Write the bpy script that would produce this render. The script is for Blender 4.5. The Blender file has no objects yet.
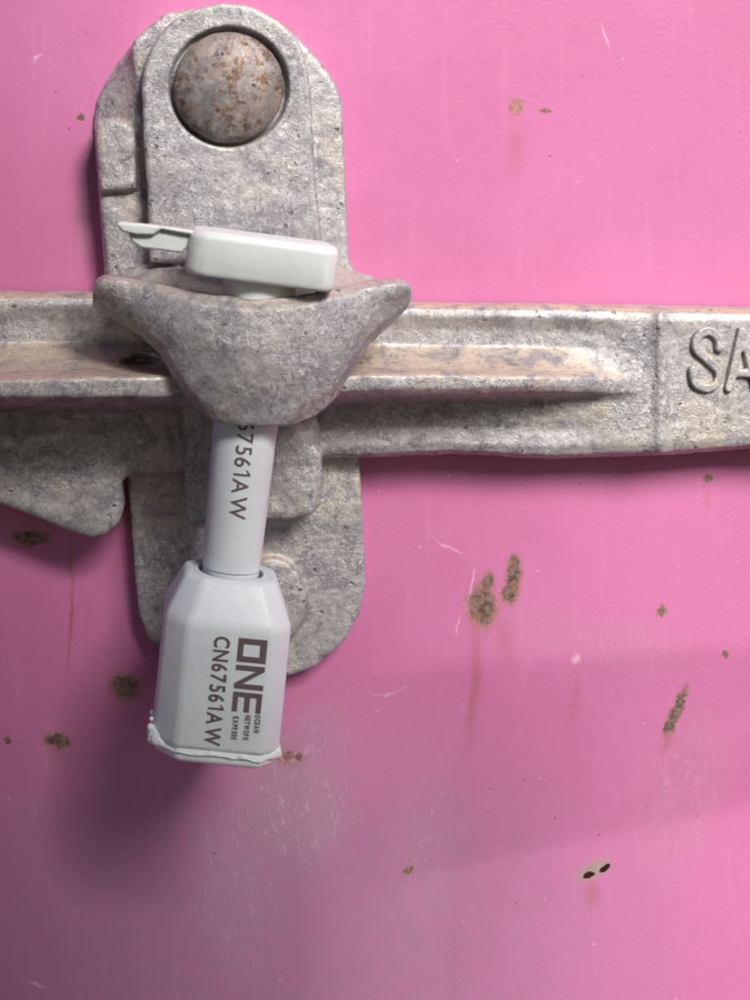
import bpy, bmesh, math, random
import numpy as np
from mathutils import Vector, Matrix, noise as mnoise

# ------------------------------------------------------------------ camera
sc = bpy.context.scene
D = 300.0            # mm from the camera to the door skin
CX, CY = 180.0, 150.0   # where the camera's axis meets the door, in photo pixels (5 px = 1 mm)
cam_d = bpy.data.cameras.new('camera')
cam = bpy.data.objects.new('camera', cam_d)
sc.collection.objects.link(cam)
cam.location = (0, -D/1000, 0)
cam.rotation_euler = (math.radians(90), 0, 0)
cam_d.sensor_fit = 'VERTICAL'
cam_d.sensor_height = 24
cam_d.lens = 24*300/200.0
cam_d.shift_x = (375-CX)/1000
cam_d.shift_y = -(500-CY)/1000
cam_d.clip_start = 0.005
cam_d.clip_end = 50
cam_d.dof.use_dof = True
cam_d.dof.focus_distance = 0.285
cam_d.dof.aperture_fstop = 14
sc.camera = cam

# ------------------------------------------------------------------ light
SUN_EL, SUN_AZ = math.radians(38), math.radians(22)   # azimuth to the right of the door's normal
w = bpy.data.worlds.new('World'); sc.world = w; w.use_nodes = True
nt = w.node_tree
sky = nt.nodes.new('ShaderNodeTexSky'); sky.sky_type = 'NISHITA'; sky.sun_disc = False
sky.sun_elevation = SUN_EL
sky.air_density = 1.0; sky.dust_density = 1.2; sky.ozone_density = 1.0
bg = nt.nodes['Background']; bg.inputs[1].default_value = 0.05
nt.links.new(sky.outputs[0], bg.inputs[0])
sd = bpy.data.lights.new('sun', 'SUN'); sun = bpy.data.objects.new('sun', sd)
sc.collection.objects.link(sun)
sd.energy = 4.0; sd.angle = math.radians(22); sd.color = (1.0, 0.96, 0.91)
ldir = Vector((math.sin(SUN_AZ)*math.cos(SUN_EL), -math.cos(SUN_AZ)*math.cos(SUN_EL), math.sin(SUN_EL)))
sun.rotation_euler = ldir.to_track_quat('Z', 'Y').to_euler()
sky.sun_rotation = math.atan2(ldir.x, ldir.y)
SHADE = [(-1400, -900), (-230, -900), (-180, 60), (-170, 370), (40, 455), (250, 500), (345, 700), (415, 1500), (-1400, 1500)]   # outline of the shade on the door, photo px
sc.view_settings.view_transform = 'Standard'
sc.view_settings.look = 'None'
sc.view_settings.exposure = 0.45
sc.view_settings.gamma = 1
sc.cycles.use_denoising = True

# ------------------------------------------------------------------ helpers
def P(px, py, h):
    """world mm of the point h mm off the door that the photo shows at px, py"""
    k = (D-h)/D/5
    return Vector(((px-CX)*k, -h, (CY-py)*k))

def link(o, parent=None):
    sc.collection.objects.link(o)
    if parent: o.parent = parent
    return o

def tag(o, label=None, cat=None, group=None, kind=None):
    for k, v in (('label', label), ('category', cat), ('group', group), ('kind', kind)):
        if v: o[k] = v
    return o

def empty(name, loc_mm, label, cat):
    o = bpy.data.objects.new(name, None); link(o)
    o.location = Vector(loc_mm)*0.001
    o.empty_display_size = 0.01
    return tag(o, label, cat)

def finish(name, me, mat, parent=None, smooth=True):
    """mesh in world mm -> object in metres, local to its parent"""
    me.transform(Matrix.Scale(0.001, 4))
    if parent:
        root = parent
        while root.parent: root = root.parent
        me.transform(Matrix.Translation(-Vector(root.location)))
    me.name = name
    me.materials.clear(); me.materials.append(mat)
    me.polygons.foreach_set('use_smooth', [smooth]*len(me.polygons))
    me.update()
    return link(bpy.data.objects.new(name, me), parent)

def clouds(scale, depth=2):
    t = bpy.data.textures.new('clouds', 'CLOUDS'); t.noise_scale = scale; t.noise_depth = depth
    t.noise_basis = 'ORIGINAL_PERLIN'
    return t

def evaluate(me, mods):
    o = bpy.data.objects.new('work', me); sc.collection.objects.link(o)
    for typ, props in mods:
        m = o.modifiers.new(typ, typ)
        for k, v in props.items(): setattr(m, k, v)
    dg = bpy.context.evaluated_depsgraph_get()
    out = bpy.data.meshes.new_from_object(o.evaluated_get(dg))
    bpy.data.objects.remove(o)
    return out

def cast(name, bms, mat, parent=None, voxel=0.45, smooth=3, rough=((9, .5), (2.2, .35), (1.0, .16)), post=None):
    me = bpy.data.meshes.new('raw')
    big = bmesh.new()
    for b in bms:
        t = bpy.data.meshes.new('t'); bmesh.ops.recalc_face_normals(b, faces=b.faces[:]); b.to_mesh(t); b.free()
        big.from_mesh(t); bpy.data.meshes.remove(t)
    big.to_mesh(me); big.free()
    mods = [('REMESH', dict(mode='VOXEL', voxel_size=voxel, adaptivity=0)),
            ('SMOOTH', dict(factor=.5, iterations=smooth))]
    for s, a in rough:
        mods.append(('DISPLACE', dict(texture=clouds(s), strength=a, mid_level=.5, texture_coords='LOCAL')))
    out = evaluate(me, mods)
    if post: post(out)
    return finish(name, out, mat, parent)

def prism(pts, h0, h1, ref=None, bev=0.0, seg=2):
    """outline in photo pixels read at depth ref, extruded from h0 to h1"""
    ref = h1 if ref is None else ref
    b = bmesh.new()
    top = []
    for p in pts:
        q = P(p[0], p[1], ref); top.append(b.verts.new((q.x, -h1, q.z)))
    f = b.faces.new(top)
    r = bmesh.ops.extrude_face_region(b, geom=[f])
    nv = [v for v in r['geom'] if isinstance(v, bmesh.types.BMVert)]
    for v in nv: v.co.y = -h0
    bmesh.ops.recalc_face_normals(b, faces=b.faces[:])
    if bev:
        es = [e for e in b.edges if all(abs(v.co.y+h1) < 1e-4 for v in e.verts)]
        bmesh.ops.bevel(b, geom=es, offset=bev, segments=seg, affect='EDGES', profile=.5)
    bmesh.ops.triangulate(b, faces=b.faces[:])
    return b

def arc(cx, cy, rx, ry, a0, a1, n):
    return [(cx+rx*math.cos(math.radians(a0+(a1-a0)*i/n)), cy-ry*math.sin(math.radians(a0+(a1-a0)*i/n))) for i in range(n+1)]

def slab(front, back):
    """closed solid between two equal grids of points"""
    b = bmesh.new()
    F = [[b.verts.new(p) for p in row] for row in front]
    B = [[b.verts.new(p) for p in row] for row in back]
    n, m = len(F), len(F[0])
    for i in range(n-1):
        for j in range(m-1):
            b.faces.new((F[i][j], F[i][j+1], F[i+1][j+1], F[i+1][j]))
            b.faces.new((B[i][j], B[i+1][j], B[i+1][j+1], B[i][j+1]))
    for i in range(n-1):
        b.faces.new((F[i][0], F[i+1][0], B[i+1][0], B[i][0]))
        b.faces.new((F[i][m-1], B[i][m-1], B[i+1][m-1], F[i+1][m-1]))
    for j in range(m-1):
        b.faces.new((F[0][j], B[0][j], B[0][j+1], F[0][j+1]))
        b.faces.new((F[n-1][j], F[n-1][j+1], B[n-1][j+1], B[n-1][j]))
    return b

def ip(x, pts):
    return float(np.interp(x, [p[0] for p in pts], [p[1] for p in pts]))

# ------------------------------------------------------------------ materials
class NT:
    def __init__(s, name):
        s.m = bpy.data.materials.new(name); s.m.use_nodes = True
        s.t = s.m.node_tree; s.b = s.t.nodes['Principled BSDF']
        tc = s.t.nodes.new('ShaderNodeTexCoord')
        mp = s.t.nodes.new('ShaderNodeVectorMath'); mp.operation = 'SCALE'; mp.inputs['Scale'].default_value = 1000
        s.t.links.new(tc.outputs['Object'], mp.inputs[0]); s.co = mp.outputs[0]
    def n(s, typ, **kw):
        nd = s.t.nodes.new(typ)
        for k, v in kw.items(): setattr(nd, k, v)
        return nd
    def put(s, sock, v):
        if isinstance(v, bpy.types.NodeSocket): s.t.links.new(v, sock)
        elif v is not None: sock.default_value = v
    def math(s, op, a, b=None, c=None, clamp=False):
        nd = s.n('ShaderNodeMath', operation=op, use_clamp=clamp)
        s.put(nd.inputs[0], a); s.put(nd.inputs[1], b); s.put(nd.inputs[2], c)
        return nd.outputs[0]
    def vm(s, op, a, b=None, out=0):
        nd = s.n('ShaderNodeVectorMath', operation=op); s.put(nd.inputs[0], a); s.put(nd.inputs[1], b)
        return nd.outputs[out]
    def noise(s, scale, detail=3, rough=.55, vec=None, dist=0, col=False):
        nd = s.n('ShaderNodeTexNoise'); s.put(nd.inputs['Vector'], vec or s.co)
        nd.inputs['Scale'].default_value = scale; nd.inputs['Detail'].default_value = detail
        nd.inputs['Roughness'].default_value = rough; nd.inputs['Distortion'].default_value = dist
        return nd.outputs['Color' if col else 0]
    def step(s, v, lo, hi, t0=0.0, t1=1.0):
        nd = s.n('ShaderNodeMapRange', interpolation_type='SMOOTHSTEP'); s.put(nd.inputs[0], v)
        for i, q in enumerate((lo, hi, t0, t1)): s.put(nd.inputs[i+1], q)
        return nd.outputs[0]
    def mix(s, f, a, b, mode='MIX'):
        nd = s.n('ShaderNodeMix', data_type='RGBA', blend_type=mode)
        s.put(nd.inputs[0], f)
        for i, q in ((6, a), (7, b)):
            s.put(nd.inputs[i], (*q, 1) if isinstance(q, tuple) and len(q) == 3 else q)
        return nd.outputs[2]
    def ell(s, vec, px, py, rx, ry, ang=0, off=(0, 0, 0)):
        """distance in units of an ellipse at photo px,py on the door (radii px); 1 on its rim"""
        c = P(px, py, 0)
        mp = s.n('ShaderNodeMapping', vector_type='TEXTURE'); s.put(mp.inputs[0], vec)
        mp.inputs[1].default_value = Vector((c.x-off[0], 0, c.z-off[2]))
        mp.inputs[2].default_value = (0, math.radians(ang), 0)
        mp.inputs[3].default_value = (rx/5, 1e6, ry/5)
        return s.vm('LENGTH', mp.outputs[0], out=1)
    def bump(s, h, strength=.5, dist=.0003, prev=None):
        nd = s.n('ShaderNodeBump'); s.put(nd.inputs['Strength'], strength)
        nd.inputs['Distance'].default_value = dist; s.put(nd.inputs['Height'], h)
        if prev: s.t.links.new(prev, nd.inputs['Normal'])
        return nd.outputs[0]
    def set(s, name, v): s.put(s.b.inputs[name], v)

def metal(name, grey=(.46, .44, .455), warm=(.55, .49, .435), dark=(.12, .108, .11), dust=.5, coarse=1.0, rust=0.0, worn=.5, grain=1.0, cool=(.27, .262, .295)):
    k = NT(name)
    n1 = k.noise(.11, 4, .6); n2 = k.noise(.62*coarse, 5, .72, dist=.9); n3 = k.noise(1.55*coarse, 4, .78, dist=.5); n4 = k.noise(.26, 5, .72, dist=1.2)
    n5 = k.noise(3.2*coarse, 3, .7); n6 = k.noise(.07, 2, .5)
    c = k.mix(k.step(n1, .42, .66), grey, warm)
    # dust lies on what faces up
    g = k.n('ShaderNodeNewGeometry'); sx = k.n('ShaderNodeSeparateXYZ'); k.put(sx.inputs[0], g.outputs['Normal'])
    up = k.step(k.math('ADD', sx.outputs[2], k.math('MULTIPLY', k.math('SUBTRACT', n4, .5), 1.1)), .15, .85)
    c = k.mix(k.math('MULTIPLY', up, dust), c, (.60, .48, .37))
    # mottled zinc, pits and bright crystals; the grain is stronger in some places than others
    gr = k.math('MULTIPLY', k.step(n6, .35, .62, .45*grain, 1.0*grain), k.math('SUBTRACT', 1, k.math('MULTIPLY', up, .55)))
    n7 = k.noise(.15, 5, .62, dist=.8)
    c = k.mix(k.step(n7, .52, .38, 0, .8), c, cool)
    c = k.mix(k.math('MULTIPLY', k.step(n2, .52, .64), k.math('MULTIPLY', gr, .8)), c, (.74, .72, .71))
    c = k.mix(k.step(n4, .44, .36, 0, worn), c, dark)
    c = k.mix(k.math('MULTIPLY', k.step(n2, .43, .34), k.math('MULTIPLY', gr, .5)), c, (.24, .21, .215))
    c = k.mix(k.math('MULTIPLY', k.step(n3, .44, .36), k.math('MULTIPLY', gr, .6)), c, dark)
    c = k.mix(k.math('MULTIPLY', k.step(n3, .58, .66), k.math('MULTIPLY', gr, .5)), c, (.82, .79, .76))
    c = k.mix(k.math('MULTIPLY', k.step(n5, .54, .66), .5), c, (.20, .18, .185))
    c = k.mix(k.math('MULTIPLY', k.step(n5, .44, .34), k.math('MULTIPLY', gr, .6)), c, (.80, .78, .76))
    edge = k.step(k.math('ADD', g.outputs['Pointiness'], k.math('MULTIPLY', k.math('SUBTRACT', n2, .5), .06)), .53, .58)
    c = k.mix(k.math('MULTIPLY', edge, .2), c, (.66, .64, .65))
    vo = k.n('ShaderNodeTexVoronoi', feature='F1'); k.put(vo.inputs['Vector'], k.vm('ADD', k.co, k.vm('MULTIPLY', k.noise(1.2, 3, col=True), (1.2, 1.2, 1.2))))
    vo.inputs['Scale'].default_value = .40
    pit = k.math('MULTIPLY', k.step(vo.outputs['Distance'], .20, .12), k.step(k.noise(.2, 3), .52, .60))
    c = k.mix(k.math('MULTIPLY', pit, .6), c, (.10, .08, .075))
    if rust:
        r1 = k.noise(.55, 6, .72); r2 = k.noise(.17, 2)
        rm = k.math('MULTIPLY', k.step(r1, .51, .57), k.step(r2, .36, .50))
        c = k.mix(k.math('MULTIPLY', rm, rust), c, k.mix(k.step(n3, .4, .6), (.06, .035, .025), (.24, .11, .05)))
    k.set('Base Color', c)
    k.set('Metallic', .35); k.set('Roughness', k.step(n3, .35, .65, .34+.2*(grain < .5), .62)); k.set('Specular IOR Level', .5)
    b1 = k.bump(n2, k.math('MULTIPLY', gr, .42), .0010); b2 = k.bump(n3, k.math('MULTIPLY', gr, .42), .0006, b1); b3 = k.bump(k.math('SUBTRACT', 1, pit), .6, .0005, b2)
    k.set('Normal', b3)
    return k.m

def plastic(name, col, rough=.42):
    k = NT(name)
    n1 = k.noise(.12, 3); n2 = k.noise(1.6, 4, .7)
    d = tuple(c*.86 for c in col)
    c = k.mix(k.step(n1, .35, .7, 0, .5), col, d)
    c = k.mix(k.step(k.noise(.9, 5, .75, dist=1.2), .68, .74, 0, .35), c, (.30, .28, .27))
    k.set('Base Color', c); k.set('Roughness', k.step(n2, .3, .7, rough-.05, rough+.08))
    k.set('Subsurface Weight', .15); k.set('Subsurface Radius', (.8, .9, 1.0)); k.set('Subsurface Scale', .001)
    k.set('Normal', k.bump(k.noise(.5, 4, .6), .18, .0005))
    return k.m

def flat(name, col, rough=.6):
    k = NT(name); k.set('Base Color', k.mix(k.noise(3.0, 3), col, tuple(c*1.5 for c in col))); k.set('Roughness', rough)
    return k.m

def paint():
    k = NT('pink_paint')
    wob = k.vm('SUBTRACT', k.noise(.55, 4, .7, col=True), (.5, .5, .5))
    vec = k.vm('ADD', k.co, k.vm('MULTIPLY', wob, (3.2, 0, 3.2)))
    wob2 = k.vm('SUBTRACT', k.noise(.05, 2, .5, col=True), (.5, .5, .5))
    vec2 = k.vm('ADD', k.vm('ADD', k.co, k.vm('MULTIPLY', wob2, (9, 0, 9))), k.vm('MULTIPLY', wob, (1.5, 0, 3)))
    fine = k.noise(2.4, 4, .7); mid = k.noise(.25, 4, .6); big = k.noise(.028, 3)
    base = (.61, .190, .39)
    c = k.mix(k.step(big, .35, .65, 0, .5), base, (.55, .155, .33))
    c = k.mix(k.step(mid, .5, .72, 0, .3), c, (.60, .16, .34))
    # faint run marks down the door
    mp = k.n('ShaderNodeMapping'); k.put(mp.inputs[0], k.co); mp.inputs[3].default_value = (.35, 1, .025)
    run = k.noise(1.0, 4, .65, vec=mp.outputs[0])
    c = k.mix(k.step(run, .55, .75, 0, .22), c, (.74, .30, .50))
    # chalky scuffs
    sc_v = k.n('ShaderNodeMapping'); k.put(sc_v.inputs[0], k.co)
    sc_v.inputs[2].default_value = (0, math.radians(24), 0); sc_v.inputs[3].default_value = (.9, 1, .32)
    sn = k.noise(1.0, 5, .72, vec=sc_v.outputs[0], dist=.5)
    scuff = k.step(sn, .50, .66)
    area = None
    dust_shade = k.math('MULTIPLY', k.step(k.ell(vec2, 260, 960, 520, 330, 0), 1.05, .2, 0, .68), k.step(mid, .3, .7, .7, 1.0))  # mauve dust, its colour also darkened to deepen the lower left shade
    c = k.mix(dust_shade, c, (.34, .21, .315))
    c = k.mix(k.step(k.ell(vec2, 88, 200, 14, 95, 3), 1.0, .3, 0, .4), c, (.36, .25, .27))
    for a in ((290, 800, 85, 100, 5, .85), (235, 890, 60, 120, 0, .5), (320, 740, 50, 60, 0, .5), (440, 850, 60, 110, 0, .25), (600, 640, 150, 40, 8, .22), (690, 800, 60, 130, 14, .28)):
        m = k.step(k.ell(vec2, *a[:5]), 1.0, .25, 0, a[5])
        area = m if area is None else k.math('MAXIMUM', area, m)
    c = k.mix(k.math('MULTIPLY', area, .55), c, (.46, .30, .36))
    c = k.mix(k.math('MULTIPLY', scuff, k.math('MULTIPLY', area, .6)), c, (.62, .47, .52))
    # rust runs below the chips
    vec4 = k.vm('ADD', k.vm('ADD', k.co, k.vm('MULTIPLY', wob2, (3, 0, 3))), k.vm('MULTIPLY', wob, (1.6, 0, 3)))
    for px, py, rx, ry, a, s_ in ((474, 690, 10, 95, 2, .50), (506, 640, 16, 34, 0, .30), (70, 620, 3.2, 85, 2, .75), (70, 560, 4.5, 26, 3, .6), (575, 700, 7, 40, 4, .28),
                                  (603, 912, 14, 24, 0, .42), (516, 150, 13, 44, 0, .24), (674, 748, 7, 22, 15, .38), (483, 606, 30, 42, 0, .32),
                                  (291, 760, 24, 16, 0, .45), (57, 748, 14, 16, 0, .35), (126, 692, 20, 18, 0, .30), (30, 540, 24, 16, 0, .25), (709, 500, 8, 26, 0, .2)):
        e = k.step(k.ell(vec4, px, py, rx, ry, a), 1.0, .0, 0, s_)
        c = k.mix(e, c, (.36, .115, .065))
    # scratches down to primer
    for px, py, rx, ry, a in ((31, 58, 9, 2.2, -32), (445, 548, 24, 1.6, 28), (463, 590, 1.8, 26, 3), (455, 622, 1.5, 16, 16), (10, 805, 1.4, 5, 0),
                              (602, 30, 1.2, 20, -22), (385, 690, 22, 1.2, -8), (30, 985, 14, 2, 20)):
        e = k.step(k.ell(vec2, px+5, py, rx, ry, a), 1.0, .2, 0, .55)
        c = k.mix(e, c, (.85, .58, .72))
    # bare chips
    gap0 = k.noise(1.1, 4, .75, dist=1.0)
    chips = [(31, 538, 17, 7, 0), (125, 687, 13, 11, 12), (57, 741, 12, 7, 10),
             (482, 607, 12, 18, -4), (487, 586, 5, 12, 12), (512, 586, 7, 16, 8), (514, 569, 6, 12, 0), (509, 594, 7, 9, 0), (661, 611, 3.5, 5, 0), (683, 708, 4.5, 17, 16), (676, 727, 5.5, 15, 20),
             (709, 478, 5, 4, 0), (413, 885, 5, 3.5, 0), (8, 741, 3, 4, 0), (81, 118, 3, 2.4, 0), (725, 655, 3, 3, 0),
             (545, 111, 5, 1.5, -5)]
    d = None
    for a in chips:
        e = k.ell(vec, *a)
        d = e if d is None else k.math('MINIMUM', d, e)
    halo = k.step(d, 1.7, .95, 0, .7); core = k.step(d, 1.25, .8)
    c = k.mix(halo, c, (.40, .185, .16))
    gap = k.noise(.8, 4, .6, dist=.5)
    chipc = k.mix(k.step(gap, .30, .72), (.09, .05, .045), (.34, .24, .21))
    chipc = k.mix(k.step(k.noise(.8, 3, .7), .50, .60, 0, .8), chipc, (.24, .105, .06))
    c = k.mix(core, c, chipc)
    # two dark slits in the lowest chip
    vec3 = k.vm('ADD', k.co, k.vm('MULTIPLY', wob, (1.1, 0, 1.1)))
    pale = k.mix(k.noise(1.5, 3), (.46, .30, .31), (.34, .24, .22))
    c = k.mix(k.step(k.ell(vec4, 605, 889, 20, 9, -24), 1.25, .55), c, pale)
    c = k.mix(k.step(k.ell(vec, 576, 659, 5, 4.5, 0), 1.25, .4, 0, .7), c, (.80, .50, .54))
    c = k.mix(k.step(k.ell(vec3, 516, 107, 9, 10, 0), 1.1, .6, 0, .8), c, k.mix(k.step(gap0, .42, .6), (.30, .13, .10), (.52, .30, .22)))
    c = k.mix(k.step(k.ell(vec3, 291, 757, 15, 7, 0), 1.1, .6, 0, .8), c, k.mix(k.step(gap0, .42, .6), (.16, .07, .07), (.60, .34, .33)))
    for px, py, rx, ry, a in ((598.5, 892.5, 6.5, 3.2, -22), (615, 885, 6.5, 3.2, -40)):
        c = k.mix(k.step(k.ell(vec3, px, py, rx, ry, a), 1.1, .85), c, (.035, .008, .008))
    # grit
    vo = k.n('ShaderNodeTexVoronoi', feature='F1'); k.put(vo.inputs['Vector'], k.co); vo.inputs['Scale'].default_value = .22
    vo.inputs['Randomness'].default_value = 1
    sp = k.math('MULTIPLY', k.step(vo.outputs['Distance'], .06, .03), k.step(k.noise(.11, 2), .54, .6))
    c = k.mix(k.math('MULTIPLY', sp, .8), c, (.10, .03, .05))
    vo2 = k.n('ShaderNodeTexVoronoi', feature='F1'); k.put(vo2.inputs['Vector'], k.vm('ADD', k.co, (31, 5, 17))); vo2.inputs['Scale'].default_value = .17
    sp2 = k.math('MULTIPLY', k.step(vo2.outputs['Distance'], .06, .03), k.step(k.noise(.09, 2), .5, .58))
    c = k.mix(k.math('MULTIPLY', sp2, .4), c, (.85, .6, .7))
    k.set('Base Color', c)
    k.set('Roughness', k.math('MAXIMUM', k.step(mid, .3, .7, .36, .48), k.math('MULTIPLY', core, .85)))
    k.set('Specular IOR Level', .4)
    mpb = k.n('ShaderNodeMapping'); k.put(mpb.inputs[0], k.co); mpb.inputs[2].default_value = (0, math.radians(18), 0); mpb.inputs[3].default_value = (.8, 1, 1.1)
    peel = k.noise(.9, 3, .6, vec=mpb.outputs[0], dist=.6)
    b = k.bump(peel, .13, .0005); b = k.bump(fine, .10, .0002, b)
    hgt = k.math('MULTIPLY', core, k.math('SUBTRACT', gap, 1.2))
    b = k.bump(hgt, .3, .0004, b)
    b = k.bump(k.math('MULTIPLY', scuff, area), .5, .0002, b)
    k.set('Normal', b)
    return k.m

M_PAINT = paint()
M_PLATE = metal('galvanised_plate', worn=.4, dust=.6)
M_HASP = metal('worn_galvanised_hasp', grey=(.41, .397, .42), warm=(.50, .465, .44), worn=.45, dust=.45)
M_HANDLE = metal('galvanised_handle', worn=.45, dust=.9)
M_RIVET = metal('rusty_rivet', grey=(.25, .22, .215), warm=(.33, .255, .215), dark=(.10, .075, .07), cool=(.16, .15, .165), dust=.15, rust=.85, coarse=.6, worn=.6, grain=.25)
M_WHITE = plastic('white_plastic', (.74, .78, .765))
M_BODY = plastic('pale_plastic', (.76, .80, .84))
M_FLASH = plastic('flash_plastic', (.80, .82, .84), .35)
M_PRINT = flat('brown_laser_print', (.11, .078, .082))
M_SLAB = flat('dark_slab', (.02, .02, .022))

# ------------------------------------------------------------------ container door
def lines(a, b, n): return list(np.linspace(a, b, n))
xs = [-1200, -600, -300, -150, -90] + lines(-50, 132, 300) + [160, 220, 400, 700, 1200]
zs = [-1200, -700, -400, -260] + lines(-186, 46, 380) + [80, 160, 300, 600, 1200]
X, Z = np.meshgrid(np.array(xs), np.array(zs))
def sst(v, a, b):
    t = np.clip((v-a)/(b-a), 0, 1); return t*t*(3-2*t)
PX, PY = X*5+CX, CY-Z*5
Y = np.zeros_like(X)
# shallow pressed folds: the skin leans in a little, then back out
f1 = 672-(PX-375)*.07; f2 = 905-(PX-375)*.22
Y += 2.6*sst(PY, f1-6, f2+6)*0 
soft = lambda v: 4*np.logaddexp(0, np.clip(v/4, -50, 200))
lean = soft(PY-f1)-soft(PY-f2)
amp = sst(PX, 300, 460)
Y += lean/5*0.18*amp
nz = np.array([mnoise.noise(Vector((x*.02, z*.02, 3)))*.5+mnoise.noise(Vector((x*.07, z*.07, 9)))*.09 for x, z in zip(X.ravel(), Z.ravel())]).reshape(X.shape)
inside = (np.abs(X-40) < 100) & (np.abs(Z+70) < 125)
Y += nz*.6*inside
Y -= Y[(np.abs(X) < 40) & (np.abs(Z) < 60)].min()*0
nr, nc = X.shape
V = np.stack([X, np.clip(Y, -0.35, None), Z], -1).reshape(-1, 3)
idx = np.arange(nr*nc).reshape(nr, nc)
F = np.stack([idx[:-1, :-1], idx[:-1, 1:], idx[1:, 1:], idx[1:, :-1]], -1).reshape(-1, 4)
me = bpy.data.meshes.new('container_door'); me.from_pydata(V.tolist(), [], F.tolist())
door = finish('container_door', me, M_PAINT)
tag(door, 'pink painted steel container door with rust chips behind the lock', 'container door')

# added unseen slab behind the camera, shaped to shade the door's lower left
H0 = 308.0
def cast_from(px, py):
    p = P(px, py, 0); t = H0/(-ldir.y)
    return Vector((p.x+ldir.x*t, 0, p.z+ldir.z*t))
cb = bmesh.new()
cv = [cb.verts.new((q.x, -H0, q.z)) for q in (cast_from(*a) for a in SHADE)]
cf = cb.faces.new(cv)
for v in [g for g in bmesh.ops.extrude_face_region(cb, geom=[cf])['geom'] if isinstance(g, bmesh.types.BMVert)]: v.co.y -= 14
bmesh.ops.recalc_face_normals(cb, faces=cb.faces[:])
me = bpy.data.meshes.new('shade_slab'); cb.to_mesh(me); cb.free()
tag(finish('shade_slab', me, M_SLAB, smooth=False), kind='structure')

# ------------------------------------------------------------------ lock bracket
br = empty('lock_bracket', P(230, 340, 0), 'grey galvanised lock bracket with rusty domed rivet and curved hasp on the pink door', 'lock bracket')
layerA = prism([(97, 108), (104, 92), (119, 66), (133, 50), (160, 30), (290, 32), (330, 90), (344, 160), (346, 268), (106, 300), (98, 190)], -1, 2.0, bev=.8)
layerB = prism([(131, 50), (134, 40), (148, 27), (165, 13), (195, 8), (262, 12), (290, 30), (318, 58), (336, 84), (343, 102), (345, 160), (348, 230), (350, 262), (365, 285), (380, 300), (110, 300), (106, 262), (99, 200), (100, 194), (134, 190), (139, 150), (134, 95)], -1, 7.4, bev=.9)
lugB = prism([(95, 150), (136, 150), (136, 300), (106, 300), (99, 200)], -1, 6.4, bev=.8)
lug = prism([(94, 130), (97, 121), (106, 119), (126, 122), (134, 129), (136, 150), (137, 190), (100, 192)], -1, 9.6, bev=1.1)
fy = [30, 46, 64, 84, 100, 118, 135, 150]; fx = [147, 131, 117, 105, 97, 94, 94, 95]
ff, fb = [], []
for i in range(20):
    y = 30+118*i/19; x0 = float(np.interp(y, fy, fx))
    q0, q1 = P(x0, y, 1.0), P(max(x0+2, 133), y, 6.6)
    ff.append([q0.lerp(q1, j/8) for j in range(9)]); fb.append([(q0.lerp(q1, j/8).x, 1, q0.lerp(q1, j/8).z) for j in range(9)])
facet = slab(ff, fb)
cast('back_plate', [facet, layerA, layerB, lug, lugB], M_PLATE, br, voxel=.36, smooth=2)
lower = prism([(125, 440), (128, 480), (133, 560), (139, 615), (148, 640), (172, 662), (250, 676), (292, 676), (316, 667), (345, 642), (360, 615), (366, 585), (362, 500), (359, 440)], -1, 5.0, bev=.7)
lower2 = prism([(126, 476), (150, 476), (150, 640), (141, 622), (134, 560)], -1, 5.4, bev=1.2)
disc = prism(arc(272, 602, 35, 44, 0, 360, 40)[:-1], -1, 6.6, bev=1.0)
cast('lower_plate', [lower, disc], M_PLATE, br, voxel=.36, smooth=2)
lugL = prism([(178, 400), (180, 425), (184, 480), (187, 520), (194, 529), (204, 530), (214, 524), (216, 400)], 3, 15, bev=1.6)
lugR = prism([(262, 400), (262, 520), (290, 522), (312, 518), (322, 506), (324, 480), (322, 440), (318, 400)], 3, 13.5, bev=1.6)
cast('guide_lug', [lugL], M_PLATE, br, voxel=.45, smooth=3)
cast('guide_lug', [lugR], M_PLATE, br, voxel=.45, smooth=3, rough=((9, .8), (3.0, 1.0), (1.0, .25)))

def seat(m_):
    c_ = P(229, 87, 13)
    for v in m_.vertices:
        if v.co.y < -9:
            d_ = math.hypot(v.co.x-c_.x, v.co.z-c_.z)
            if d_ < 11.8: v.co.y += 2.4*(1-sst(d_, 11.1, 11.8))
# swivel hasp: round-topped plate, a shelf and a drooping curved lip
plate = prism([(150, 262), (147, 200), (144, 150), (142, 90)] + arc(226, 84, 84, 81, 176, 4, 26) + [(312, 110), (316, 180), (322, 240), (326, 270)], 6.5, 12.6, bev=.7)
YT = [(92, 287), (96, 279), (104, 275), (122, 276), (150, 283), (200, 293), (250, 299), (300, 296), (340, 288), (375, 281), (398, 279), (407, 281), (412, 288)]
YB = [(92, 306), (98, 312), (115, 320), (140, 336), (160, 355), (175, 384), (190, 406), (208, 419), (235, 426), (292, 426), (318, 415), (337, 397), (352, 373), (370, 345), (392, 322), (408, 308), (412, 300)]
def flap_h(x, v):
    t = (x-250)/160
    h = 36 - 13*abs(t)**1.7
    h += 1.3*math.sin(math.pi*min(1, v*1.1))*(1-.4*abs(t))
    h -= 1.6*(1-sst(v, 0, .10))
    wd = .06+.20*abs(t) if t < 0 else .05+.14*t
    h += 3.0*math.exp(-((abs(t)-.97)/.16)**2)*(1-sst(v, .1, .9))
    h -= (3.2 if t < 0 else 2.6)*max(0, 1-(1-v)/wd)*min(1, abs(t)*1.6)
    return h
fr, bk = [], []
for i in range(81):
    x = 92+320*i/80
    a, b_ = ip(x, YT), ip(x, YB)
    rf, rb = [], []
    for j in range(33):
        v = j/32; y = a+(b_-a)*v; h = flap_h(x, v)
        p = P(x, y, h); rf.append(p); rb.append((p.x, p.y+3.4, p.z))
    fr.append(rf); bk.append(rb)
lip = slab(fr, bk)
tp, bt = [], []
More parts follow.
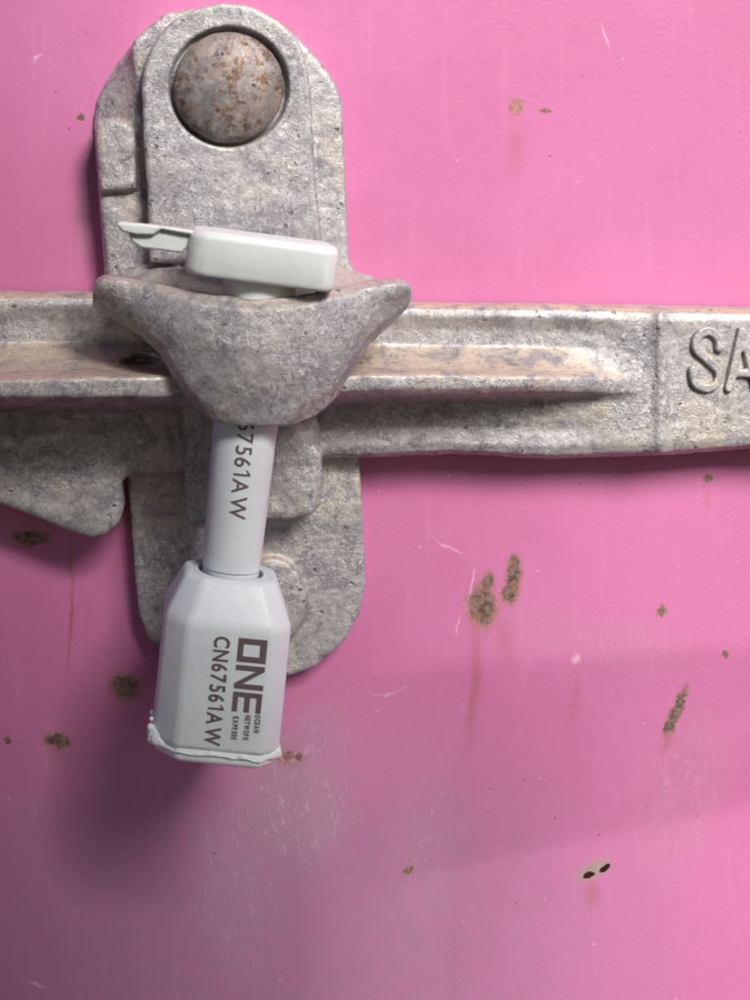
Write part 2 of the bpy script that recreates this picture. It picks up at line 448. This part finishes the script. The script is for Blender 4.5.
for i in range(41):
    x = 112+262*i/40
    yb = ip(x, [(112, 276), (150, 262), (180, 256), (230, 268), (330, 262), (374, 276)])
    r1, r2 = [], []
    for j in range(17):
        v = j/16
        q0 = P(x, yb, 8); q1 = P(x, ip(x, YT)+9, flap_h(x, .1)-2)
        q = q0.lerp(q1, v); q.z -= 2.2*math.sin(math.pi*v)
        r1.append(q); r2.append((q.x, q.y, q.z-4.5))
    tp.append(r1); bt.append(r2)
shelf = slab(tp, bt)
cast('swivel_hasp', [plate, lip, shelf], M_HASP, br, voxel=.36, smooth=2, rough=((12, 1.0), (4, .5), (1.4, .22)), post=seat)

# domed rivet
def lathe(profile, seg=64):
    """profile (radius, height) about the world -Y axis at the origin"""
    b = bmesh.new(); rings = []
    for r, h in profile:
        rings.append([b.verts.new((r*math.cos(2*math.pi*i/seg), -h, r*math.sin(2*math.pi*i/seg))) for i in range(seg)] if r > 1e-4 else [b.verts.new((0, -h, 0))])
    for a, c in zip(rings, rings[1:]):
        for i in range(seg):
            j = (i+1) % seg
            vs = [a[i % len(a)], a[j % len(a)], c[j % len(c)], c[i % len(c)]]
            vs = list(dict.fromkeys(vs))
            if len(vs) > 2: b.faces.new(vs)
    return b
def shift(b, v):
    for q in b.verts: q.co += v
    return b
rc = P(229, 87, 14); rc.y = 0
R = 10.6
prof = [(0, 9)] + [(2, 9), (8.0, 9), (8.2, 11.2), (10.2, 11.4)] + [(R*math.cos(a), 12.2+3.6*math.sin(a)) for a in np.linspace(-.12, math.pi/2-.05, 16)] + [(0, 15.8)]
cast('rivet', [shift(lathe(prof), rc)], M_RIVET, br, voxel=.3, smooth=2, rough=((7, .6), (3.0, .18)))

# ------------------------------------------------------------------ lock handle
hd = empty('locking_lever', P(400, 400, 6), 'long grey cast metal lock handle with raised rib lying across the pink door', 'lock handle')
def prof_at(x):
    yt = ip(x, [(-260, 292), (0, 293), (120, 294), (400, 304), (560, 306), (750, 310), (1000, 316)])
    yb = ip(x, [(-260, 478), (100, 478), (180, 476), (300, 462), (330, 459), (450, 455), (560, 459), (640, 456), (750, 450), (1000, 446)])
    k = 1-sst(x, 520, 655)
    rt = ip(x, [(-260, 378), (0, 378), (200, 374), (420, 374), (560, 376), (660, 380)])
    rb = ip(x, [(-260, 404), (0, 403), (200, 402), (420, 394), (560, 392), (660, 392)])
    ridge = 1.0*math.exp(-((x-661)/6)**2)
    base = ip(x, [(-260, 10.5), (560, 10.5), (650, 11.3), (1000, 11.5)])+ridge
    top_h = ip(x, [(-260, 32), (120, 30), (420, 22.5), (560, 20.5)])
    pk = base+(top_h-base)*k
    dip = -1.6*k
    pts = [(yt, base-2.2), (yt+4, base-.4), (yt+12, base+.2), (yt+.35*(rt-yt), base+dip*.7), (yt+.6*(rt-yt), base+dip+.4*k), (yt+.8*(rt-yt), base+(pk-base)*.22),
           (yt+.92*(rt-yt), base+(pk-base)*.5), (rt, base+(pk-base)*.95), (rt+3, pk), (rb-6, pk), (rb, base+(pk-base)*.9), (rb+3, base+(pk-base)*.5), (rb+8, base+(pk-base)*.08),
           (rb+.55*(yb-rb), base-.5*k), (yb-12, base), (yb-4, base-.5), (yb, base-2.4)]
    return pts
fr, bk = [], []
for x in np.linspace(-260, 1000, 300):
    pr = prof_at(x); ys = np.array([p[0] for p in pr]); hs = np.array([p[1] for p in pr])
    t = np.linspace(0, len(pr)-1, 70); yy = np.interp(t, range(len(pr)), ys); hh = np.interp(t, range(len(pr)), hs)
    # little core slot in the fillet, left of the seal
    e = ((x-142)/22)**2+((yy-362)/6)**2
    hh = hh-7*(e < 1)*np.sqrt(np.clip(1-e, 0, 1))
    row = [P(x, y, h) for y, h in zip(yy, hh)]
    fr.append(row); bk.append([(p.x, -2.0 if 0 < i < 69 else -3.0, p.z) for i, p in enumerate(row)])
bar = slab(fr, bk)
hl = prism([(-120, 430), (150, 430), (150, 476), (128, 476), (122, 484), (124, 510), (119, 526), (106, 537), (92, 540), (78, 536), (40, 521), (0, 506), (-120, 470)], 2, 10.6, bev=1.3)
cast('handle_bar', [bar, hl], M_HANDLE, hd, voxel=.36, smooth=1, rough=((14, .9), (3, .4), (1.1, .2)))

def text_mesh(body, offset=0.0, extrude=0.01, res=6, space=1.0):
    cu = bpy.data.curves.new('t', 'FONT'); cu.body = body; cu.size = 1; cu.offset = offset; cu.extrude = extrude
    cu.resolution_u = res; cu.space_character = space
    o = bpy.data.objects.new('t', cu); sc.collection.objects.link(o)
    dg = bpy.context.evaluated_depsgraph_get(); dg.update()
    me = bpy.data.meshes.new_from_object(o.evaluated_get(dg))
    bpy.data.objects.remove(o)
    return me
def bounds(me):
    a = np.array([v.co for v in me.vertices]); return a.min(0), a.max(0)

def stroke(pts, rad, h0, h1, step_=1.2):
    out = []
    for (x0, y0), (x1, y1) in zip(pts, pts[1:]):
        n = max(1, int(math.hypot(x1-x0, y1-y0)/step_))
        for i in range(n+1): out.append((x0+(x1-x0)*i/n, y0+(y1-y0)*i/n))
    b = bmesh.new()
    for x, y in out:
        p = P(x, y, 12)
        r_ = bmesh.ops.create_cone(b, cap_ends=True, segments=14, radius1=rad, radius2=rad*.82, depth=h1-h0)['verts']
        bmesh.ops.transform(b, verts=r_, matrix=Matrix.Translation((p.x, -(h0+h1)/2, p.z)) @ Matrix.Rotation(math.radians(90), 4, 'X'))
    return b
def smooth_line(pts, n=8):
    out = []
    P_ = [pts[0]]+pts+[pts[-1]]
    for i in range(1, len(P_)-2):
        a, b_, c_, d_ = P_[i-1:i+3]
        for j in range(n):
            t = j/n
            out.append(tuple(.5*((2*b_[k])+(-a[k]+c_[k])*t+(2*a[k]-5*b_[k]+4*c_[k]-d_[k])*t*t+(-a[k]+3*b_[k]-3*c_[k]+d_[k])*t**3) for k in (0, 1)))
    return out+[pts[-1]]
S_line = smooth_line([(720, 348), (718, 337), (708, 331), (698, 337), (697, 349), (708, 360), (719, 371), (717, 383), (706, 388), (696, 383), (693, 370)])
cast('cast_lettering', [stroke(S_line, 1.0, 9.5, 12.4)], M_HANDLE, hd, voxel=.2, smooth=2, rough=((3, .3), (1.1, .12)))
cast('cast_lettering', [stroke([(729, 388), (742, 331), (757, 388)], .95, 9.5, 12.4), stroke([(734, 373), (753, 373)], .95, 9.5, 12.4)], M_HANDLE, hd, voxel=.2, smooth=2, rough=((3, .3), (1.1, .12)))

# ------------------------------------------------------------------ bolt seal
top_pt, bot_pt = P(262, 258, 27), P(216, 755, 37.5)
bot_pt.y = -27
up = (top_pt-bot_pt).normalized(); rt = Vector((up.z, 0, -up.x)); fw = Vector((0, -1, 0))
def S(a, d, c):
    return bot_pt+rt*a+fw*d+up*c
def cof(px, py, h):
    v = P(px, py, h)-bot_pt; return v.dot(rt), v.dot(up)
seal = empty('bolt_seal', bot_pt, 'off white plastic bolt seal with brown printed serial number locked through the grey handle', 'bolt seal')

def section(hw, hdp, ch, n=5):
    """rounded eight-sided section; points (a, d)"""
    c = [(hw, -hdp+ch), (hw, hdp-ch), (hw-ch, hdp), (-hw+ch*1.25, hdp), (-hw, hdp-ch*1.25), (-hw, -hdp+ch), (-hw+ch, -hdp), (hw-ch, -hdp)]
    return c
def loft(rings, close_bot=True, close_top=True):
    b = bmesh.new(); R_ = []
    for pts, c in rings: R_.append([b.verts.new(S(a, d, c)) for a, d in pts])
    n = len(R_[0])
    for A, B in zip(R_, R_[1:]):
        for i in range(n):
            j = (i+1) % n; b.faces.new((A[i], A[j], B[j], B[i]))
    if close_bot: b.faces.new(R_[0][::-1])
    if close_top: b.faces.new(R_[-1])
    bmesh.ops.recalc_face_normals(b, faces=b.faces[:])
    return b
def circ(r, n=48, ph=0): return [(r*math.cos(2*math.pi*i/n+ph), r*math.sin(2*math.pi*i/n+ph)) for i in range(n)]

c_sh = cof(235, 628, 37.5)[1]; c_tp = cof(236, 571, 27)[1]
HW, HD = 11.3, 10.5
body = loft([(section(HW, HD, 3.3), .4), (section(HW, HD, 3.3), c_sh), (section(8.2, 6.9, 2.6), c_tp)], True, True)
me = bpy.data.meshes.new('b'); body.to_mesh(me); body.free()
hole = loft([(circ(6.0), c_tp-5.5), (circ(6.0), c_tp+3)])
hm = bpy.data.meshes.new('h'); hole.to_mesh(hm); hole.free()
ho = bpy.data.objects.new('h', hm); sc.collection.objects.link(ho)
me = evaluate(me, [('BEVEL', dict(width=.95, segments=5, limit_method='ANGLE', angle_limit=math.radians(15))),
                   ('BOOLEAN', dict(operation='DIFFERENCE', object=ho, solver='EXACT'))])
bpy.data.objects.remove(ho)
def angle_smooth(o, deg=35):
    bm_ = bmesh.new(); bm_.from_mesh(o.data)
    for e in bm_.edges:
        if len(e.link_faces) == 2 and e.calc_face_angle(0) > math.radians(deg): e.smooth = False
    bm_.to_mesh(o.data); bm_.free()
lock = finish('lock_body', me, M_BODY, seal); angle_smooth(lock)
# base cap just below the body
cap = loft([(section(HW*.90, HD*.90, 3.4), -2.2), (section(HW*.96, HD*.97, 3.2), -1.6), (section(HW*.95, HD*.95, 3.2), .6)])
me = bpy.data.meshes.new('c'); cap.to_mesh(me); cap.free()
me = evaluate(me, [('BEVEL', dict(width=.8, segments=4, limit_method='ANGLE', angle_limit=math.radians(15)))])
capo = finish('base_cap', me, M_BODY, seal); angle_smooth(capo)
# ragged moulding flash round the bottom seam, thick at the left corner
def resample(pts, n):
    pts = np.array(pts+[pts[0]]); s = np.r_[0, np.cumsum(np.hypot(*np.diff(pts, axis=0).T))]
    t = np.linspace(0, s[-1], n, endpoint=False)
    return np.stack([np.interp(t, s, pts[:, 0]), np.interp(t, s, pts[:, 1])], -1)
ring = resample(section(HW, HD, 3.3), 260)
b = bmesh.new(); rr = []
for i, (a, d) in enumerate(ring):
    nn = np.array([a/HW, d/HD]); nn /= np.linalg.norm(nn)
    n1 = mnoise.noise(Vector((a*.9, d*.9, 1))); n2 = mnoise.noise(Vector((a*.35, d*.35, 7)))
    out = .02+.22*n1+.15*n2
    left = math.exp(-((a+HW)/1.6)**2-((d-4.5)/5)**2)
    right = math.exp(-((a-HW)/1.8)**2-((d-6)/4)**2)
    out += left*(.7+1.3*abs(n1)) + right*(.4+.7*abs(n1))
    out = max(.05, out)
    cc = -.25+.5*n2+.15*n1; hgt = .28+.22*abs(n1)+left*3.2*(.6+.8*abs(mnoise.noise(Vector((a*2, d*2, 3)))))+right*1.2
    q = []
    for oo, hh in ((-.8, cc-.2), (out*.55, cc-hgt*.3), (out, cc+hgt*.1), (out*.75, cc+hgt*.6), (.02, cc+hgt), (-.8, cc+hgt)):
        q.append(b.verts.new(S(a+nn[0]*oo, d+nn[1]*oo, hh)))
    rr.append(q)
for i in range(len(rr)):
    A, B = rr[i], rr[(i+1) % len(rr)]
    for j in range(6):
        k2 = (j+1) % 6; b.faces.new((A[j], A[k2], B[k2], B[j]))
lumps = []
random.seed(4)
for k_ in range(6):
    px_, py_ = random.uniform(150, 158), random.uniform(716, 748)
    t = bmesh.new(); bmesh.ops.create_icosphere(t, subdivisions=2, radius=random.uniform(.35, .8))
    p = P(px_, py_, 34); p.y = -random.uniform(30, 34); shift(t, p); lumps.append(t)
cast('moulding_flash', [b]+lumps, M_FLASH, seal, voxel=.2, smooth=1, rough=((1.5, .3), (.6, .15)))

# pin
c_t2 = cof(262, 290, 27)[1]
pin = loft([(circ(5.0), c_tp-5), (circ(5.15), c_tp-.6), (circ(5.15), c_tp+.3), (circ(4.95), c_tp+.35), (circ(4.95), c_tp+.7), (circ(5.28), c_tp+.8), (circ(5.95), c_tp+29), (circ(6.2), c_t2-2), (circ(6.7), c_t2+2)])
me = bpy.data.meshes.new('p'); pin.to_mesh(me); pin.free()
pino = finish('bolt_pin', me, M_BODY, seal); angle_smooth(pino)

# head: rounded block with a collar
ah, ch_ = cof(263, 260, 35)
c0 = cof(262, 286-5, 35.5)[1]-.6; c1 = cof(262, 238, 35.5)[1]
def rrect(hw, hd_, r, n=7):
    out = []
    for sx2, sy2, a0 in ((1, 1, 0), (-1, 1, 90), (-1, -1, 180), (1, -1, 270)):
        for i in range(n+1):
            a = math.radians(a0+90*i/n); out.append((sx2*(hw-r)+r*math.cos(a), sy2*(hd_-r)+r*math.sin(a)))
    return out
def off(pts, da): return [(a+da, d) for a, d in pts]
ROLL = .0
head = loft([(off(rrect(13.0, 8.8, 3.4), ah), c0), (off(rrect(13.4, 9.2, 3.6), ah), c0+1), (off(rrect(13.4, 9.2, 3.6), ah), c1-1.1), (off(rrect(12.6, 8.4, 3.3), ah), c1)])
me = bpy.data.meshes.new('hd'); head.to_mesh(me); head.free()
me = evaluate(me, [('BEVEL', dict(width=.5, segments=3, limit_method='ANGLE', angle_limit=math.radians(25)))])
# the head leans a touch more than the pin
cen = S(ah, 0, (c0+c1)/2)
Mx = Matrix.Translation(cen) @ Matrix.Rotation(math.radians(1.6), 4, 'Y') @ Matrix.Translation(-cen)
me.transform(Mx)
heado = finish('bolt_head', me, M_WHITE, seal); angle_smooth(heado)
col_ = loft([(circ(6.6), c0-4.5), (circ(6.8), c0+1)])
me = bpy.data.meshes.new('cl'); col_.to_mesh(me); col_.free()
colo = finish('collar', me, M_WHITE, seal); angle_smooth(colo)
# torn moulding tab on the head's left end
t1 = prism([(116, 225), (119, 222), (150, 225), (196, 231), (196, 236), (161, 229.5), (153, 235), (138, 235), (123, 232)], 29.5, 33.5, bev=.35)
t2 = prism([(128, 234), (150, 234), (160, 228.5), (196, 233), (196, 246), (186, 249), (181, 253), (141, 248), (132, 242)], 28.5, 32.4, bev=.35)
cast('torn_tab', [t1, t2], M_WHITE, seal, voxel=.18, smooth=2, rough=((3, .2),))

# ------------------------------------------------------------------ printing
def text_line(body, offset):
    """one mesh, letter by letter; the figure one gets its flag"""
    b = bmesh.new(); x = 0.0
    for ch in body:
        if ch == '1':
            t = bmesh.new(); w_ = .085+2*offset
            for poly in ([(.20, 0), (.20+w_, 0), (.20+w_, .73), (.20, .73)], [(.20, .73), (.20, .61), (.02, .50), (.02, .59)]):
                lo_ = [t.verts.new((p[0], p[1], -.02)) for p in poly]; up_ = [t.verts.new((p[0], p[1], .02)) for p in poly]
                t.faces.new(lo_[::-1]); t.faces.new(up_)
                for i in range(4): t.faces.new((lo_[i], lo_[(i+1) % 4], up_[(i+1) % 4], up_[i]))
            m_ = bpy.data.meshes.new('one'); bmesh.ops.recalc_face_normals(t, faces=t.faces[:]); t.to_mesh(m_); t.free()
        else:
            m_ = text_mesh(ch, offset=offset, extrude=.02)
        l_, h_ = bounds(m_)
        m_.transform(Matrix.Translation((x-l_[0], 0, 0))); x += h_[0]-l_[0]+.13
        b.from_mesh(m_)
    m_ = bpy.data.meshes.new('line'); b.to_mesh(m_); b.free()
    return m_
def print_text(name, body, px, py, length, height, d, offset=0.0, curve_r=None, space=1.0):
    """reads downwards; px,py is the lower left of the first letter on the face at depth d"""
    tm = text_line(body, offset)
    lo, hi = bounds(tm)
    a0, c0_ = cof(px, py, 27+d)
    if curve_r:
        bm_ = bmesh.new(); bm_.from_mesh(tm)
        bmesh.ops.triangulate(bm_, faces=bm_.faces[:])
        for _ in range(5):
            bmesh.ops.subdivide_edges(bm_, edges=[e for e in bm_.edges if e.calc_length() > .09], cuts=1)
            bmesh.ops.triangulate(bm_, faces=bm_.faces[:])
        bm_.to_mesh(tm); bm_.free()
    for v in tm.vertices:
        u = (v.co.x-lo[0])/(hi[0]-lo[0])*length; q = (v.co.y-lo[1])/(hi[1]-lo[1])*height
        e = (v.co.z-lo[2])/(hi[2]-lo[2])*.05
        a = a0+q; c = c0_-u
        if curve_r:
            r = curve_r(c); th = a/r
            v.co = S((r+e-.02)*math.sin(th), (r+e-.02)*math.cos(th), c)
        else: v.co = S(a, d+e-.02, c)
    return finish(name, tm, M_PRINT, lock if not curve_r else pino, smooth=False)

print_text('serial_number', 'CN67561AW', 214.0, 635.8, 19.2, 3.0, HD, offset=.028)
def rpin(c): return 5.28+(5.95-5.28)*(c-c_tp-.8)/28.2
print_text('serial_number', 'CN67561AW', 241.5, 387, 23.6, 3.15, 5.6, offset=.012, curve_r=rpin)
for word, px, y0, ln in (('OCEAN', 255.0, 714.5, 3.2), ('NETWORK', 245.0, 715.0, 4.5), ('EXPRESS', 233.0, 716.0, 4.1)):
    print_text('small_print', word, px, y0, ln, 1.05, HD, offset=.065, space=1.15)
# block letters of the logo, in (reading, height) units: reading 0..24, height 0..29.5 px
def logo(polys):
    b = bmesh.new()
    a0, c0_ = cof(238.7, 637.6, 27+HD); K = .175
    for poly in polys:
        for u0, v0, u1, v1, u2, v2, u3, v3 in [poly]:
            vs = [b.verts.new(S(a0+v*K, HD+.03, c0_-u*K)) for u, v in ((u0, v0), (u1, v1), (u2, v2), (u3, v3))]
            lw = [b.verts.new(S(a0+v*K, HD-.3, c0_-u*K)) for u, v in ((u0, v0), (u1, v1), (u2, v2), (u3, v3))]
            b.faces.new(vs); b.faces.new(lw[::-1])
            for i in range(4): b.faces.new((vs[i], lw[i], lw[(i+1) % 4], vs[(i+1) % 4]))
    bmesh.ops.recalc_face_normals(b, faces=b.faces[:])
    me = bpy.data.meshes.new('logo'); b.to_mesh(me); b.free()
    return finish('logo_lettering', me, M_PRINT, lock, smooth=False)
def rect(u0, v0, u1, v1): return (u0, v0, u1, v0, u1, v1, u0, v1)
H_ = 29.3
logo([rect(0, 0, 24, 6), rect(0, H_-7, 24, H_), rect(0, 6, 6, H_-7), rect(18, 6, 24, H_-7),
      rect(27, 0, 32.5, H_), rect(45.5, 0, 51, H_), (32.5, H_-1, 32.5, H_-9, 45.5, 0, 45.5, 8.5),
      rect(54, 0, 59, H_), rect(59, 0, 74, 5.5), rect(59, 11.7, 74, 17.5), rect(59, H_-5.5, 74, H_)])
